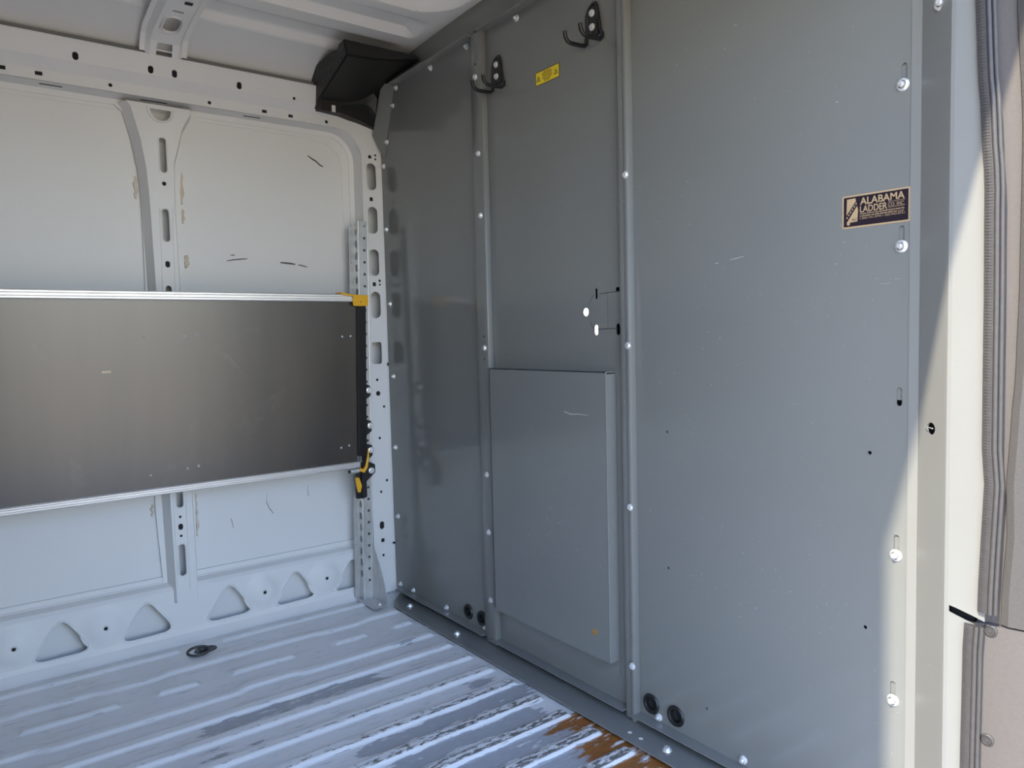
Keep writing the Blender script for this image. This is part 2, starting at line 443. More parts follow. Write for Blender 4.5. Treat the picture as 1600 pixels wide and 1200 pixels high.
holes += [sq(1.240, 1.448, .013, .014), sq(1.240, 1.143, .013, .014), sq(1.240, 1.598, .013, .012), circ(1.262, 1.592, .004), circ(1.262, 1.606, .004),
          circ(1.262, 1.142, .004), circ(1.262, 1.156, .005), rounded(sq(1.240, .893, .040, .080), .010, 4),
          circ(1.238, .795, .005), circ(1.240, .745, .009), circ(1.262, .695, .005), circ(1.240, .58, .005), circ(1.263, .42, .005),
          circ(1.238, .38, .005), oval(1.236, .255, .018, .030), sq(1.238, .198, .014, .014), circ(1.238, .142, .005), sq(1.297, .850, .036, .011), sq(1.292, .18, .03, .009)]
bm = NB(); sheet(bm, outer, holes, FY(2.456), .003)
lip = [(XR, RAIL_Z0)] + arc_in + [(1.200, .20), (1.200, 0)]
inn = [(XR, RAIL_Z0 - .017)] + [(ix - .017 - rad + .017 + (rad - .017) * math.sin(a * math.pi / 20), RAIL_Z0 - rad + (rad - .017) * math.cos(a * math.pi / 20)) for a in range(11)] + [(1.183, .20), (1.183, 0)]
strip(bm, [(u, 2.456, v) for u, v in lip], [(u, 2.524, v) for u, v in lip])
strip(bm, [(u, 2.524, v) for u, v in lip], [(u, 2.526, v) for u, v in inn])
strip(bm, [(u, 2.526, v) for u, v in inn], [(u, 2.531, v) for u, v in inn])
PILLAR = done('corner_pillar', bm, 'white_paint', WALL, True, 28)
dark_back = bpy.data.meshes.new('hole_shade'); bm = NB(); lathe(bm, [(.0125, 0), (0, 0)], (0, 0, 0), (0, -1, 0), 14); bm.to_mesh(dark_back); bm.free()
dark_back.materials.append(MATS['dark_cavity'])
for h in holes:
    us = [u for u, v in h]; vv = [v for u, v in h]
    if max(vv) - min(vv) < .035 and max(us) - min(us) < .04: inst('hole_shade', dark_back, ((max(us) + min(us)) / 2, 2.4596, (max(vv) + min(vv)) / 2), PILLAR)
def tilt(u, v, d): return (u, 2.430 - (v - 1.742) * .17 + d, v)
bm = NB()
sheet(bm, [(XR, 1.742), (1.235, 1.742), (1.235, 1.80), (XR, 1.80)],
      [oval(x, 1.757, .015, .022) for x in (-.9, -.3, .326, .520, .586, .778)] + [circ(.957, 1.748, .005)], tilt, .003)
strip(bm, [(XR, 2.456, 1.714), (XR, 2.430, 1.742)], [(1.245, 2.456, 1.714), (1.235, 2.430, 1.742)])
strip(bm, [(XR, 2.4202, 1.80), (XR, 2.424, 1.803), (XR, 2.44, 1.803)], [(1.235, 2.4202, 1.80), (1.235, 2.424, 1.803), (1.235, 2.44, 1.803)])
RAIL = done('cant_rail', bm, 'white_paint', WALL, True, 20)
for x in (-.9, -.3, .326, .520, .586, .778, .957):
    inst('hole_shade', dark_back, (x, 2.4335, 1.755), RAIL)
for a, b_ in ((.24, .297), (.805, .862), (.50, .575)):
    bm = NB(); prism(bm, oval((a + b_) / 2, 2.488, b_ - a, .006), lambda u, v, d: (u, v, 1.6828 - d), 0, .0008)
    done('drain_slot', bm, 'dark_cavity', RAIL)
# fold scar and sealing seam along the skin
bm = NB()
tube(bm, [(XR, 2.53, 1.655), (.85, 2.53, 1.655), (1.06, 2.53, 1.652), (1.11, 2.53, 1.64), (1.15, 2.53, 1.61), (1.163, 2.53, 1.57), (1.165, 2.53, 1.2)], .0016, 6)
done('sealing_seam', bm, 'white_paint', WALL, True)

# hat-section posts, flared at the top
def wall_post(px):
    fl = [(-.121, 1.674), (-.121, 1.662), (-.098, 1.646), (-.072, 1.584), (-.061, 1.508), (-.062, 1.41), (-.066, 1.12), (-.072, .42), (-.06, .16), (-.03, .135)]
    fr = [(.03, .135), (.043, .16), (.046, .41), (.052, 1.12), (.05, 1.42), (.053, 1.466), (.068, 1.565), (.112, 1.67), (.112, 1.675)]
    flange = [(px + a, z) for a, z in fl + fr]
    rl = [(-.099, 1.669), (-.088, 1.652), (-.066, 1.56), (-.054, 1.47), (-.05, 1.38), (-.046, 1.12), (-.038, .42), (-.034, .128)]
    rr = [(.028, .128), (.026, .42), (.022, 1.12), (.020, 1.38), (.024, 1.50), (.052, 1.606), (.078, 1.655), (.078, 1.669)]
    raised = [(px + a, z) for a, z in rl + rr]
    c0 = px - .006
    hs = [oval(c0, 1.520, .019, .104), oval(c0 - .002, 1.308, .019, .098), circ(c0 - .001, 1.434, .0065), oval(c0 - .003, 1.189, .014, .02), oval(c0 - .004, 1.105, .017, .036),
          oval(c0 - .005, .50, .019, .14), circ(c0 - .006, .40, .004), oval(c0 - .006, .368, .014, .02), circ(c0 - .006, .339, .004), oval(c0 - .006, .262, .019, .10)]
    moon = [(c0 + .030 * math.cos(a), 1.656 - .034 * math.sin(a)) for a in [math.pi * k / 12 for k in range(13)]]
    bm = NB()
    sheet(bm, raised, hs + [moon], FY(2.470), .003)
    base = [(px + a * 1.02 - (.014 if a < 0 else -.014), z) for a, z in rl + rr]
    strip(bm, [(u, 2.470, v) for u, v in raised[:8]], [(u, 2.524, v) for u, v in base[:8]])
    strip(bm, [(u, 2.470, v) for u, v in raised[8:]], [(u, 2.524, v) for u, v in base[8:]])
    strip(bm, [(raised[7][0], 2.470, .128), (raised[8][0], 2.470, .128)], [(base[7][0], 2.524, .120), (base[8][0], 2.524, .120)])
    sheet(bm, flange, [], FY(2.521), .0025)
    po = done('wall_post', bm, 'white_paint', WALL, True, 25)
    for h in [hs[2], hs[3], hs[6], hs[7], hs[8]]:
        inst('hole_shade', dark_back, (sum(u for u, v in h) / len(h), 2.4736, sum(v for u, v in h) / len(h)), po)
    for h in hs[:2] + [hs[5], hs[9]]:
        bm = NB(); cx = sum(u for u, v in h) / len(h); cz = sum(v for u, v in h) / len(h)
        tube(bm, [(cx + (u - cx) * 1.25, 2.4702, cz + (v - cz) * 1.04) for u, v in h], .0018, 6, True); done('slot_rim', bm, 'white_paint', po, True, 60)
    bm = NB(); tube(bm, [(u, 2.4702, v) for u, v in [(c0 + .037 * math.cos(a), 1.66 - .042 * math.sin(a)) for a in [math.pi * k / 14 for k in range(15)]]], .003, 6)
    done('slot_rim', bm, 'white_paint', po, True, 60)
    for s in (-1, 1):
        bm = NB(); tube(bm, [(c0 + s * (.017 + .001), 2.4702, 1.36), (c0 + s * .018 - .004, 2.4702, 1.1), (c0 + s * .018 - .006, 2.4702, .16)], .0012, 6)
        done('crease', bm, 'white_paint', po, True, 60)
    return po
wall_post(.557); wall_post(-.72)
# sealant squeezed out beside the post
for (x, z0, z1, r_) in ((.612, 1.49, 1.385, .007), (.613, 1.37, 1.325, .005), (.616, 1.225, 1.185, .009), (.605, .455, .40, .006), (.607, .41, .315, .005), (.480, 1.46, 1.39, .005), (.477, .44, .40, .005)):
    bm = NB(); k = 7
    tube(bm, [(x + .003 * math.sin(i * 2.1), 2.529, z0 + (z1 - z0) * i / (k - 1)) for i in range(k)], r_, 8, rad=[r_ * (.35 + .65 * math.sin(math.pi * (i + .6) / k)) for i in range(k)])
    done('sealant_bead', bm, 'sealant', WALL, True, 80)
# scuffs on the skin
def scuff(pts, wd):
    bm = NB(); k = len(pts)
    a = []; b_ = []
    for i, (x, z) in enumerate(pts):
        ww = wd * (.35 + .65 * math.sin(math.pi * (i + .5) / k))
        a.append((x, 2.5285, z - ww / 2)); b_.append((x + .001, 2.5285, z + ww / 2))
    strip(bm, a, b_); strip(bm, [(x, 2.531, z) for x, y, z in a], [(x, 2.531, z) for x, y, z in b_])
    done('scuff_mark', bm, 'scuff', WALL)
scuff([(1.036, 1.592), (1.05, 1.583), (1.065, 1.576), (1.082, 1.563), (1.092, 1.560)], .006)
scuff([(.742, 1.213), (.76, 1.217), (.79, 1.221), (.81, 1.223)], .004)
scuff([(.755, 1.232), (.762, 1.233), (.77, 1.233)], .003)
scuff([(.922, 1.215), (.94, 1.214), (.958, 1.213), (.975, 1.211)], .006)
scuff([(.985, 1.21), (1.0, 1.207), (1.018, 1.203)], .004)
scuff([(.715, .355), (.719, .34), (.722, .322)], .003)
scuff([(.84, .42), (.836, .395), (.845, .37), (.858, .35)], .003)
scuff([(.986, .43), (.985, .41), (.988, .39)], .004)

# ------------------------------------------------------------------ roof
def roof_z(x, y):
    z = 1.90 + .028 * (1 - ((y - 1.35) / .97) ** 2) * (1 if y < 2.32 else 1)
    if y > 2.30: z = min(z, 1.90 - .115 * ((y - 2.30) / .20) ** 2)
    e = smooth((1.255 - x) / .05)
    def bead(y1, y2, d0, d1, h):
        if y >= y1: return 0
        if y >= y2: return h * (y1 - y) / (y1 - y2)
        if y >= d0: return h
        if y >= d1: return h * (y - d1) / (d0 - d1)
        return 0
    z += e * (bead(2.330, 2.314, 2.26, 2.20, .026) + bead(2.142, 2.126, 2.07, 2.015, .026))
    # large pressed field with rounded front corner
    qx = max(0, x - 1.13); qy = max(0, y - 1.84)
    inside = .135 - math.hypot(qx, qy) if (qx > 0 or qy > 0) else .135
    z += .030 * max(0, min(1, inside / .026))
    return z
ys = [.30 + i * .02 for i in range(60)] + [1.5 + i * .006 for i in range(int(1.0 / .006) + 1)]
xs = [XR + i * .08 for i in range(int((0 - XR) / .08))]
xx = 0
while xx < 1.31: xs.append(xx); xx += .016 if xx < 1.05 else .0045
bm = NB()
g = [[bm.verts.new((x, y, roof_z(x, y))) for y in ys] for x in xs]
for i in range(len(xs) - 1):
    for j in range(len(ys) - 1): bm.faces.new((g[i][j], g[i + 1][j], g[i + 1][j + 1], g[i][j + 1]))
for f in bm.faces: f.smooth = True
ROOF = meta(done('ceiling', bm, 'roof_paint'), 'bare white pressed steel van roof with lengthwise beads', 'ceiling', kind='structure')
ROOF.data.set_sharp_from_angle(angle=R(16))
bm = NB(); tube(bm, [(XR, 2.452, 1.812), (1.20, 2.452, 1.812)], .011, 8); done('gap_shade_strip', bm, 'gap_shade_grey', ROOF, True)  # grey tube standing in for the shadow gap above the rail
bm = NB(); box(bm, XR, 1.36, .33, 2.56, 1.99, 2.02); done('roof_skin', bm, 'van_outside', ROOF)
bm = NB(); box(bm, XR, 1.36, 2.535, 2.56, 1.83, 2.0); done('roof_side', bm, 'white_paint', ROOF)
# roof bow: curved hat section crossing the roof over the wall post
def bow_path():
    p = [(2.425, 1.796), (2.413, 1.818), (2.395, 1.838), (2.365, 1.852), (2.255, 1.866), (2.15, 1.876), (1.9, 1.892), (1.4, 1.90), (.6, 1.885), (.36, 1.86)]
    return p
def roof_bow(x0):
    P = bow_path(); bm = NB()
    # cross section offsets: (dx, drop from the path)
    def row(dx, up): return [(x0 + dx, y, z + up) for y, z in P]
    secs = [row(-.066, .012), row(-.052, .012), row(-.040, -.006), row(-.026, -.006)]
    for a, b_ in zip(secs, secs[1:]): strip(bm, a, b_)
    secs = [row(.026, -.006), row(.040, -.006), row(.052, .012), row(.066, .012)]
    for a, b_ in zip(secs, secs[1:]): strip(bm, a, b_)
    # centre web with openings: first one at the foot, then an oblong, then solid
    def cell(y0, z0, y1, z1, hole):
        L = math.hypot(y1 - y0, z1 - z0)
        def mp(u, v, d): t = v / L; return (x0 + u, y0 + (y1 - y0) * t, z0 + (z1 - z0) * t - .006 + d)
        sheet(bm, [(-.026, 0), (.026, 0), (.026, L), (-.026, L)], [hole(L)] if hole else [], mp, .002)
    cell(*P[0], *P[1], lambda L: [(-.022, .004), (.022, .004), (.022, L - .001), (-.022, L - .001)])
    cell(*P[1], *P[2], lambda L: [(-.022, .001), (.022, .001), (.020, L - .003), (-.020, L - .003)])
    cell(*P[2], *P[3], None)
    cell(*P[3], *P[4], lambda L: oval(0, L / 2 + .002, .042, L - .030))
    cell(*P[4], *P[5], lambda L: oval(0, .022, .030, .010))
    for i in range(5, len(P) - 1): cell(*P[i], *P[i + 1], None)
    o = done('roof_bow', bm, 'white_paint', ROOF, True, 22)
    bm = NB(); y0, z0 = P[3]; y1, z1 = P[4]; L = math.hypot(y1 - y0, z1 - z0)
    tube(bm, [(x0 + u * 1.18, y0 + (y1 - y0) * v / L, z0 + (z1 - z0) * v / L - .0065) for u, v in oval(0, L / 2 + .002, .044, L - .020)], .0035, 6, True)
    done('slot_rim', bm, 'white_paint', o, True, 60)
    bm = NB(); box(bm, x0 - .035, x0 + .04, 2.0, 2.20, 1.868, 1.872, .001); done('bow_plate', bm, 'white_paint', o)
    bm = NB(); box(bm, x0 + .004, x0 + .024, 2.168, 2.182, 1.8655, 1.8678); done('slot', bm, 'dark_cavity', o)
roof_bow(.557); roof_bow(-.75)

# ------------------------------------------------------------------ partition (bulkhead)
def FX(x):                      # (y, z) sheet at plane x, thickness away from the viewer
    return lambda u, v, d: (x + d, u, v)
bm = NB()
sheet(bm, [(1.84, .012), (2.45, .012), (2.456, 1.60), (2.45, 1.64), (2.36, 1.845), (1.84, 1.845)],
      [circ(1.961, .058, .021, 20), circ(1.886, .058, .021, 20)], FX(PX), .0025)
PART = meta(done('wall_front', bm, 'grey_coat'), 'grey coated steel bulkhead partition closing off the cab', 'partition', kind='structure')
PART['label'] = 'grey coated steel bulkhead partition closing off the cab'
bm = NB()
sheet(bm, [(1.225, .012), (1.845, .012), (1.845, 1.845), (1.225, 1.845)],
      [circ(1.384, .998, .0105, 16), rounded(sq(1.345, 1.042, .009, .026), .003, 3), oval(1.347, .952, .013, .026), oval(1.271, .952, .014, .028),
       sq(1.271, 1.048, .012, .010), sq(1.306, .998, .0025, .082)], FX(PX), .0025)
CPAN = done('centre_panel', bm, 'grey_coat', PART)
bm = NB()
hs = [oval(.602, 1.356, .0095, .042), oval(.604, 1.090, .0095, .042), oval(.6055, .822, .0095, .032), oval(.608, .562, .0095, .040), oval(.612, .300, .0095, .040)]
hs += [circ(y, z, r_, 12) for y, z, r_ in ((.656, .720, .0035), (.662, .402, .0035), (1.121, .716, .003), (1.122, .401, .003), (1.016, .110, .003), (1.02, .99, .0012))]
hs += [circ(1.178, .058, .021, 20), circ(1.103, .058, .021, 20)]
sheet(bm, [(.585, .012), (1.225, .012), (1.225, 1.845), (.585, 1.845)], hs, FX(PX), .0025)
RPAN = done('right_panel', bm, 'grey_coat', PART)
for z0, z1 in ((.2, .80), (.816, 1.4)):
    bm = NB(); box(bm, PX + .004, PX + .006, .592, .622, z0, z1); done('backing_strip', bm, 'grey_coat', RPAN)
# knock-out outline round the latch holes
bm = NB()
tube(bm, [(PX, 1.330, 1.041), (PX, 1.266, 1.043)], .0010, 5); done('knockout_line', bm, 'dark_steel', CPAN)
bm = NB()
tube(bm, [(PX, 1.347, .954), (PX, 1.27, .954)], .0010, 5); done('knockout_line', bm, 'dark_steel', CPAN)
bm = NB()
tube(bm, [(PX, 1.352, 1.040), (PX, 1.364, 1.031), (PX, 1.370, 1.018), (PX, 1.370, .98), (PX, 1.364, .963), (PX, 1.354, .956)], .0010, 5)
done('knockout_line', bm, 'dark_steel', CPAN)
# folded flanges along top and bottom of the three panels
for nm, y0, y1 in (('left', 1.842, 2.40), ('mid', 1.245, 1.80), ('right', .585, 1.222)):
    bm = NB(); box(bm, 1.253, PX, y0, y1, .0215, .024, .0006, 1); done('bottom_flange', bm, 'grey_coat', PART)
    yy1 = min(y1, 2.335)
    bm = NB(); box(bm, 1.255, PX, y0, yy1, 1.823, 1.826, .0006, 1); done('top_flange', bm, 'grey_coat', PART)
bm = NB(); box(bm, 1.292, 1.30, .45, 2.46, 1.80, 1.925); done('header', bm, 'grey_coat', PART)
# posts between the panels
bm = NB(); box(bm, 1.265, PX, 1.786, 1.836, .006, 1.823, .0025); POST1 = done('panel_post', bm, 'grey_coat', PART, True, 40)
bm = NB(); box(bm, 1.272, PX, 1.836, 1.852, .012, 1.823, .0012); done('panel_edge', bm, 'grey_coat', PART, True, 40)
bm = NB(); box(bm, 1.266, PX, 1.2265, 1.2445, .006, 1.823, .002); POST2 = done('panel_post', bm, 'grey_coat', PART, True, 40)
bm = NB(); box(bm, 1.262, PX, 1.213, 1.2235, .004, 1.823, .0022); done('panel_edge', bm, 'grey_coat', PART, True, 40)
# slanted angle strip at the upper wall end
bm = NB()
sheet(bm, rounded([(2.335, 1.826), (2.374, 1.836), (2.446, 1.672), (2.428, 1.590)], .005, 4), [], lambda u, v, d: (1.281 - .65 * (u - 2.335 - (1.826 - v) * .40) + d, u, v), .002)
done('corner_strip', bm, 'grey_coat', PART)
# floor plate under the partition, end cut on the bias
bm = NB()
prism(bm, [(1.195, .60), (1.195, 2.30), (1.215, 2.345), (1.27, 2.40), (1.31, 2.40), (1.31, .60)], lambda u, v, d: (u, v, d), -.001, .0035)
PLATE = done('floor_plate', bm, 'grey_coat', PART)
# access cover: shallow folded box
bm = NB()
cvy0, cvy1, cvz0, cvz1 = 1.280, 1.764, .130, .850
sheet(bm, [(cvy0, cvz0), (cvy1, cvz0), (cvy1, cvz1), (cvy0, cvz1)], [], FX(1.250), .0015)
COVER = done('access_cover', bm, 'grey_coat', PART)
bm = NB(); box(bm, 1.250, PX - .001, cvy0, cvy0 + .0016, cvz0, cvz1 - .005, .0006, 1); done('cover_side', bm, 'grey_coat', COVER)
bm = NB(); box(bm, 1.250, PX - .001, cvy1 - .0016, cvy1, cvz0, cvz1 - .005); done('cover_side', bm, 'grey_coat', COVER)
bm = NB(); box(bm, 1.250, PX - .001, cvy0 + .002, cvy1, cvz1 - .002, cvz1); done('cover_top', bm, 'grey_coat', COVER)
bm = NB(); tube(bm, [(1.2505, cvy0 + .001, cvz0), (1.2505, cvy0 + .001, cvz1)], .0016, 8); done('folded_edge', bm, 'grey_coat', COVER, True)
bm = NB(); cyl(bm, (1.2493, 1.333, .194), (1.2502, 1.333, .194), .007, .009, 14); done('rust_spot', bm, 'rust_spot' if 'rust_spot' in MATS else 'pale_wood', COVER)
def scratch(pts, x, wd, parent):
    bm = NB(); k = len(pts)
    A_ = [(x, y, z - wd * (.3 + .7 * math.sin(math.pi * (i + .5) / k)) / 2) for i, (y, z) in enumerate(pts)]
    B_ = [(x, y, z + wd * (.3 + .7 * math.sin(math.pi * (i + .5) / k)) / 2) for i, (y, z) in enumerate(pts)]
    strip(bm, A_, B_); done('scratch', bm, 'scratch_pale', parent)
scratch([(1.437, .745), (1.425, .742), (1.40, .740), (1.38, .742), (1.345, .741)], 1.2496, .0022, COVER)
scratch([(1.430, .748), (1.418, .741), (1.405, .737)], 1.2495, .0014, COVER)
scratch([(.948, 1.087), (.935, 1.088), (.915, 1.091)], PX - .0004, .0014, RPAN)
scratch([(.985, 1.083), (.977, 1.083)], PX - .0004, .0018, RPAN)
# inset seam line round the cover
bm = NB(); sheet(bm, [(1.280, .086), (1.775, .086), (1.775, .888), (1.280, .888)], [], FX(PX - .0022), .0018); done('cover_backing', bm, 'grey_coat', PART)
# opaque shell added to keep the cab dark; driver's window cut to brighten some holes
bm = NB()
sheet(bm, [(1.36, -.3), (3.4, -.3), (3.4, 2.0), (1.36, 2.0)], [[(2.05, .90), (2.52, .90), (2.52, 1.09), (2.05, 1.09)]], FY(2.55), .02)
CAB = meta(done('wall_cab', bm, 'cab_grey'), 'dark cab side glimpsed through the small holes in the partition', 'wall', kind='structure')
bm = NB(); box(bm, 3.4, 3.42, .1, 2.57, -.3, 2.0); done('cab_front_blocker', bm, 'cab_grey', CAB)  # opaque panel added in place of the windscreen to keep daylight out
bm = NB(); box(bm, 1.33, 3.42, .1, 2.57, 2.0, 2.02); done('cab_roof', bm, 'cab_grey', CAB)
bm = NB(); box(bm, 1.33, 3.42, .1, 2.57, -.32, -.3); done('cab_floor', bm, 'cab_grey', CAB)
bm = NB(); box(bm, 1.52, 3.42, .26, .30, -.3, 2.0); done('cab_side', bm, 'cab_grey', CAB)

# ------------------------------------------------------------------ fasteners on the partition
def shared(name, build, mat, smooth=True, ang=35):
    bm = NB(); build(bm); bmesh.ops.recalc_face_normals(bm, faces=bm.faces)
    me = bpy.data.meshes.new(name); bm.to_mesh(me); bm.free(); me.materials.append(MATS[mat])
    if smooth:
        me.polygons.foreach_set('use_smooth', [True] * len(me.polygons)); me.set_sharp_from_angle(angle=R(ang))
    return me
def hexbolt(bm, rw, rh, h, stud=0, up=(-1, 0, 0)):
    u = Vector(up)
    cyl(bm, Vector((0, 0, 0)), u * .002, rw, rw * .96, 20)
    cyl(bm, u * .002, u * (.002 + h), rh, rh * .94, 6)
    if stud: cyl(bm, u * (.002 + h), u * (.002 + h + stud), rh * .5, rh * .45, 10)
nut_me = shared('bolt', lambda bm: hexbolt(bm, .0095, .0072, .005, .004), 'bright_zinc')
head_me = shared('bolt', lambda bm: hexbolt(bm, .0088, .0060, .004), 'bright_zinc')
def domed(bm):
    lathe(bm, [(.0108, 0), (.0104, .0018), (.0085, .0035), (.0066, .0045)], (0, 0, 0), (-1, 0, 0), 24)
    cyl(bm, (-.004, 0, 0), (-.0085, 0, 0), .0062, .0052, 6); cyl(bm, (-.0085, 0, 0), (-.0115, 0, 0), .0034, .003, 12)
dome_me = shared('bolt', domed, 'bright_zinc')
floor_bolt_me = shared('bolt', lambda bm: hexbolt(bm, .011, .0075, .006, 0, (0, 0, 1)), 'bright_zinc')
for y, z in ((2.327, 1.813), (2.354, 1.759), (2.406, 1.645), (2.436, 1.566), (2.431, 1.339), (2.422, 1.07), (2.414, .807), (2.418, .545), (2.417, .288), (2.416, .032),
             (2.094, 1.811), (1.885, 1.811), (1.639, 1.809), (1.40, 1.809)):
    inst('bolt', nut_me, (PX, y, z), PART)
for y, z in ((2.320, .034), (2.095, .034), (1.868, .034), (1.155, .034), (.921, .036)):
    inst('bolt', nut_me, (PX, y, z), PART)
for y, z in ((.604, 1.342), (.604, 1.076), (.609, .546), (.612, .286)):
    inst('bolt', dome_me, (PX, y, z), RPAN)
for y, z in ((1.815, 1.698), (1.810, 1.478), (1.806, 1.298), (1.804, .909), (1.809, .528), (1.807, .352), (1.806, .143)):
    inst('bolt', head_me, (1.265, y, z), POST1)
for z in (1.306, .913, .530, .143):
    inst('bolt', head_me, (1.262, 1.2165, z), POST2)
for x, y in ((1.235, 2.26), (1.228, 1.945), (1.232, 1.085)):
    inst('bolt', floor_bolt_me, (x, y, .0035), PLATE)
hole_x = shared('hole', lambda bm: lathe(bm, [(.0032, 0), (0, 0)], (0, 0, 0), (-1, 0, 0), 12), 'dark_cavity', False)
for z in (.943, .875): inst('hole', hole_x, (1.2647, 1.806, z), POST1)
inst('hole', hole_x, (1.2647, 1.815, 1.735), POST1)
hole_z = shared('hole', lambda bm: lathe(bm, [(.0055, 0), (0, 0)], (0, 0, 0), (0, 0, 1), 12), 'white_paint', False)
for x, y in ((1.222, 1.19), (1.222, 1.155)): inst('hole', hole_z, (x, y, .0038), PLATE)
# rubber grommets
grom_me = shared('grommet', lambda bm: lathe(bm, [(.0235, .0), (.0245, .002), (.0225, .0055), (.0185, .0055), (.0150, .003), (.0145, -.012)], (0, 0, 0), (-1, 0, 0), 28), 'black_coat')
plug_me = shared('plug', lambda bm: lathe(bm, [(.0150, 0), (.008, -.004), (0, -.004)], (0, 0, 0), (-1, 0, 0), 20), 'dark_cavity')
for y, z, p in ((1.178, .058, RPAN), (1.103, .058, RPAN), (1.961, .058, PART), (1.886, .058, PART)):
    inst('grommet', grom_me, (PX, y, z), p); inst('grommet_bore', plug_me, (PX + .006, y, z), p)

# ------------------------------------------------------------------ B-pillar jamb, seals and trim at the side door
def jamb_wall():
    z0, z1 = -.12, 1.764
    bm = NB()
    prof = [(1.2835, .590), (1.2835, .5735), (1.2815, .5715)]
    strip(bm, [(x, y, z0) for x, y in prof], [(x, y, z1) for x, y in prof])
    # slanted face with the oval hole
    a = Vector((1.2815, .5715)); b_ = Vector((1.238, .514)); L = (b_ - a).length; nrm = Vector((.80, -.60))
    def mp(u, v, d): p = a + (b_ - a) * (u / L) + nrm * d; return (p.x, p.y, v)
    sheet(bm, [(0, z0), (L, z0), (L, z1), (0, z1)], [circ(.036, .775, .010, 20, .0115)], mp, .002)
    p2 = [(1.238, .514), (1.2345, .509), (1.234, .503)]
    strip(bm, [(x, y, z0) for x, y in p2], [(x, y, z1) for x, y in p2])
    # flat edge with the long slot, open towards the door
    def mc(u, v, d): return (1.234 + .05 * (.503 - u) + d, u, v)
    sheet(bm, [(.503, z0), (.503, z1), (.452, z1), (.452, .487), (.470, .4925), (.490, .498), (.502, .5005), (.502, .490), (.490, .486), (.470, .480), (.466, .479), (.466, z0)], [], mc, .002)
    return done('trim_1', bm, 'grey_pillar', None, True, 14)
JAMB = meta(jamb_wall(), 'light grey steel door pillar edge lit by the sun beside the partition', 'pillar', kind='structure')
bm = NB(); box(bm, 1.262, 1.30, .475, .51, -.1, 1.76); box(bm, 1.296, 1.31, .50, .60, -.1, 1.9); done('pillar_inside', bm, 'dark_cavity', JAMB)
bm = NB(); cyl(bm, (1.247, .535, .777), (1.262, .552, .777), .0010, .0010, 8); done('wire', bm, 'galvanised', JAMB)
inst('bolt', dome_me, (1.255, .533, 1.440), JAMB)

def seal(name, pts, label, top_cap):
    """pts: (y of the inner edge, z) from top to bottom; a ribbed clip with two rubber bulbs on its outer side"""
    base = empty(name, (1.236, pts[-1][0], pts[-1][1]))
    bm = NB(); A = []
    for y, z in pts:
        A.append([bm.verts.new(p) for p in ((1.2335, y, z), (1.2290, y - .002, z), (1.2275, y - .009, z), (1.2290, y - .016, z), (1.246, y - .017, z), (1.246, y, z))])
    for r0, r1 in zip(A, A[1:]):
        for k in range(6): bm.faces.new((r0[k], r0[(k + 1) % 6], r1[(k + 1) % 6], r1[k]))
    bm.faces.new(A[0]); bm.faces.new(A[-1][::-1])
    done('clip', bm, 'rubber', base, True, 40)
    # moulded cross ribs
    bm = NB(); zt, zb = pts[0][1], pts[-1][1]; z = zb + .004
    while z < zt - .004:
        k = 0
        while k < len(pts) - 2 and pts[k + 1][1] > z: k += 1
        t = (pts[k][1] - z) / max(1e-6, pts[k][1] - pts[k + 1][1]); y = pts[k][0] + (pts[k + 1][0] - pts[k][0]) * t
        tube(bm, [(1.2325, y - .0010, z), (1.2286, y - .004, z), (1.2273, y - .009, z), (1.2283, y - .0135, z)], .0008, 4)
        z += .0045
    o = done('ribs', bm, 'rubber', base); o['kind'] = 'stuff'
    for dy, dx, r_ in ((-.0185, -.0015, .0036), (-.0245, .002, .0032)):
        bm = NB(); tube(bm, [(1.231 + dx, y + dy, z) for y, z in pts], r_, 10); done('bulb', bm, 'rubber', base, True, 60)
    meta(base, label, 'seal', 'rubber seals along the side door pillar')
def interp(pts, step=.03):
    out = []
    for (y0, z0), (y1, z1) in zip(pts, pts[1:]):
        k = max(1, int(abs(z1 - z0) / step))
        for i in range(k): t = i / k; out.append((y0 + (y1 - y0) * smooth(t), z0 + (z1 - z0) * t))
    out.append(pts[-1]); return out
seal('door_seal', interp([(.480, 1.76), (.4765, 1.42), (.4725, 1.33), (.466, 1.235), (.4605, 1.14), (.459, .95), (.4585, .755), (.4545, .70), (.458, .61), (.4605, .54), (.461, .503)]),
     'long grey ribbed rubber seal running down the sunlit door pillar', True)
seal('door_seal', interp([(.479, .479), (.481, .44), (.4825, .24), (.483, -.1)]), 'short dark rubber seal below the slot in the door pillar', True)

# plastic trim beyond the seals
bm = NB()
strip(bm, [(1.250, .470, -.12), (1.256, .440, -.12), (1.262, .405, -.12), (1.285, .330, -.12)], [(1.250, .470, .478), (1.256, .440, .478), (1.262, .405, .478), (1.285, .330, .478)])
strip(bm, [(1.250, .470, .478), (1.256, .440, .478), (1.262, .405, .478), (1.285, .330, .478)], [(1.28, .47, .482), (1.28, .44, .482), (1.29, .405, .482), (1.30, .33, .482)])
TRIML = done('trim_2', bm, 'trim_plastic', None, True)
meta(TRIML, 'plain grey plastic lower pillar trim with two screws beside the short seal', 'trim', kind='structure')
scr_me = shared('screw', lambda bm: (lathe(bm, [(.0095, 0), (.0095, .002), (.0075, .0035), (.0065, .001), (.003, .001), (.0028, .003), (0, .003)], (0, 0, 0), (-1, -.1, 0), 20)), 'rubber')
for y, z in ((.4495, .470), (.4515, .295)): inst('screw', scr_me, (1.2535, y, z), TRIML)
bm = NB()
strip(bm, [(1.258, .470, .480), (1.262, .445, .480), (1.266, .405, .480), (1.285, .330, .480)], [(1.258, .470, 1.764), (1.262, .445, 1.764), (1.266, .405, 1.764), (1.285, .330, 1.764)])
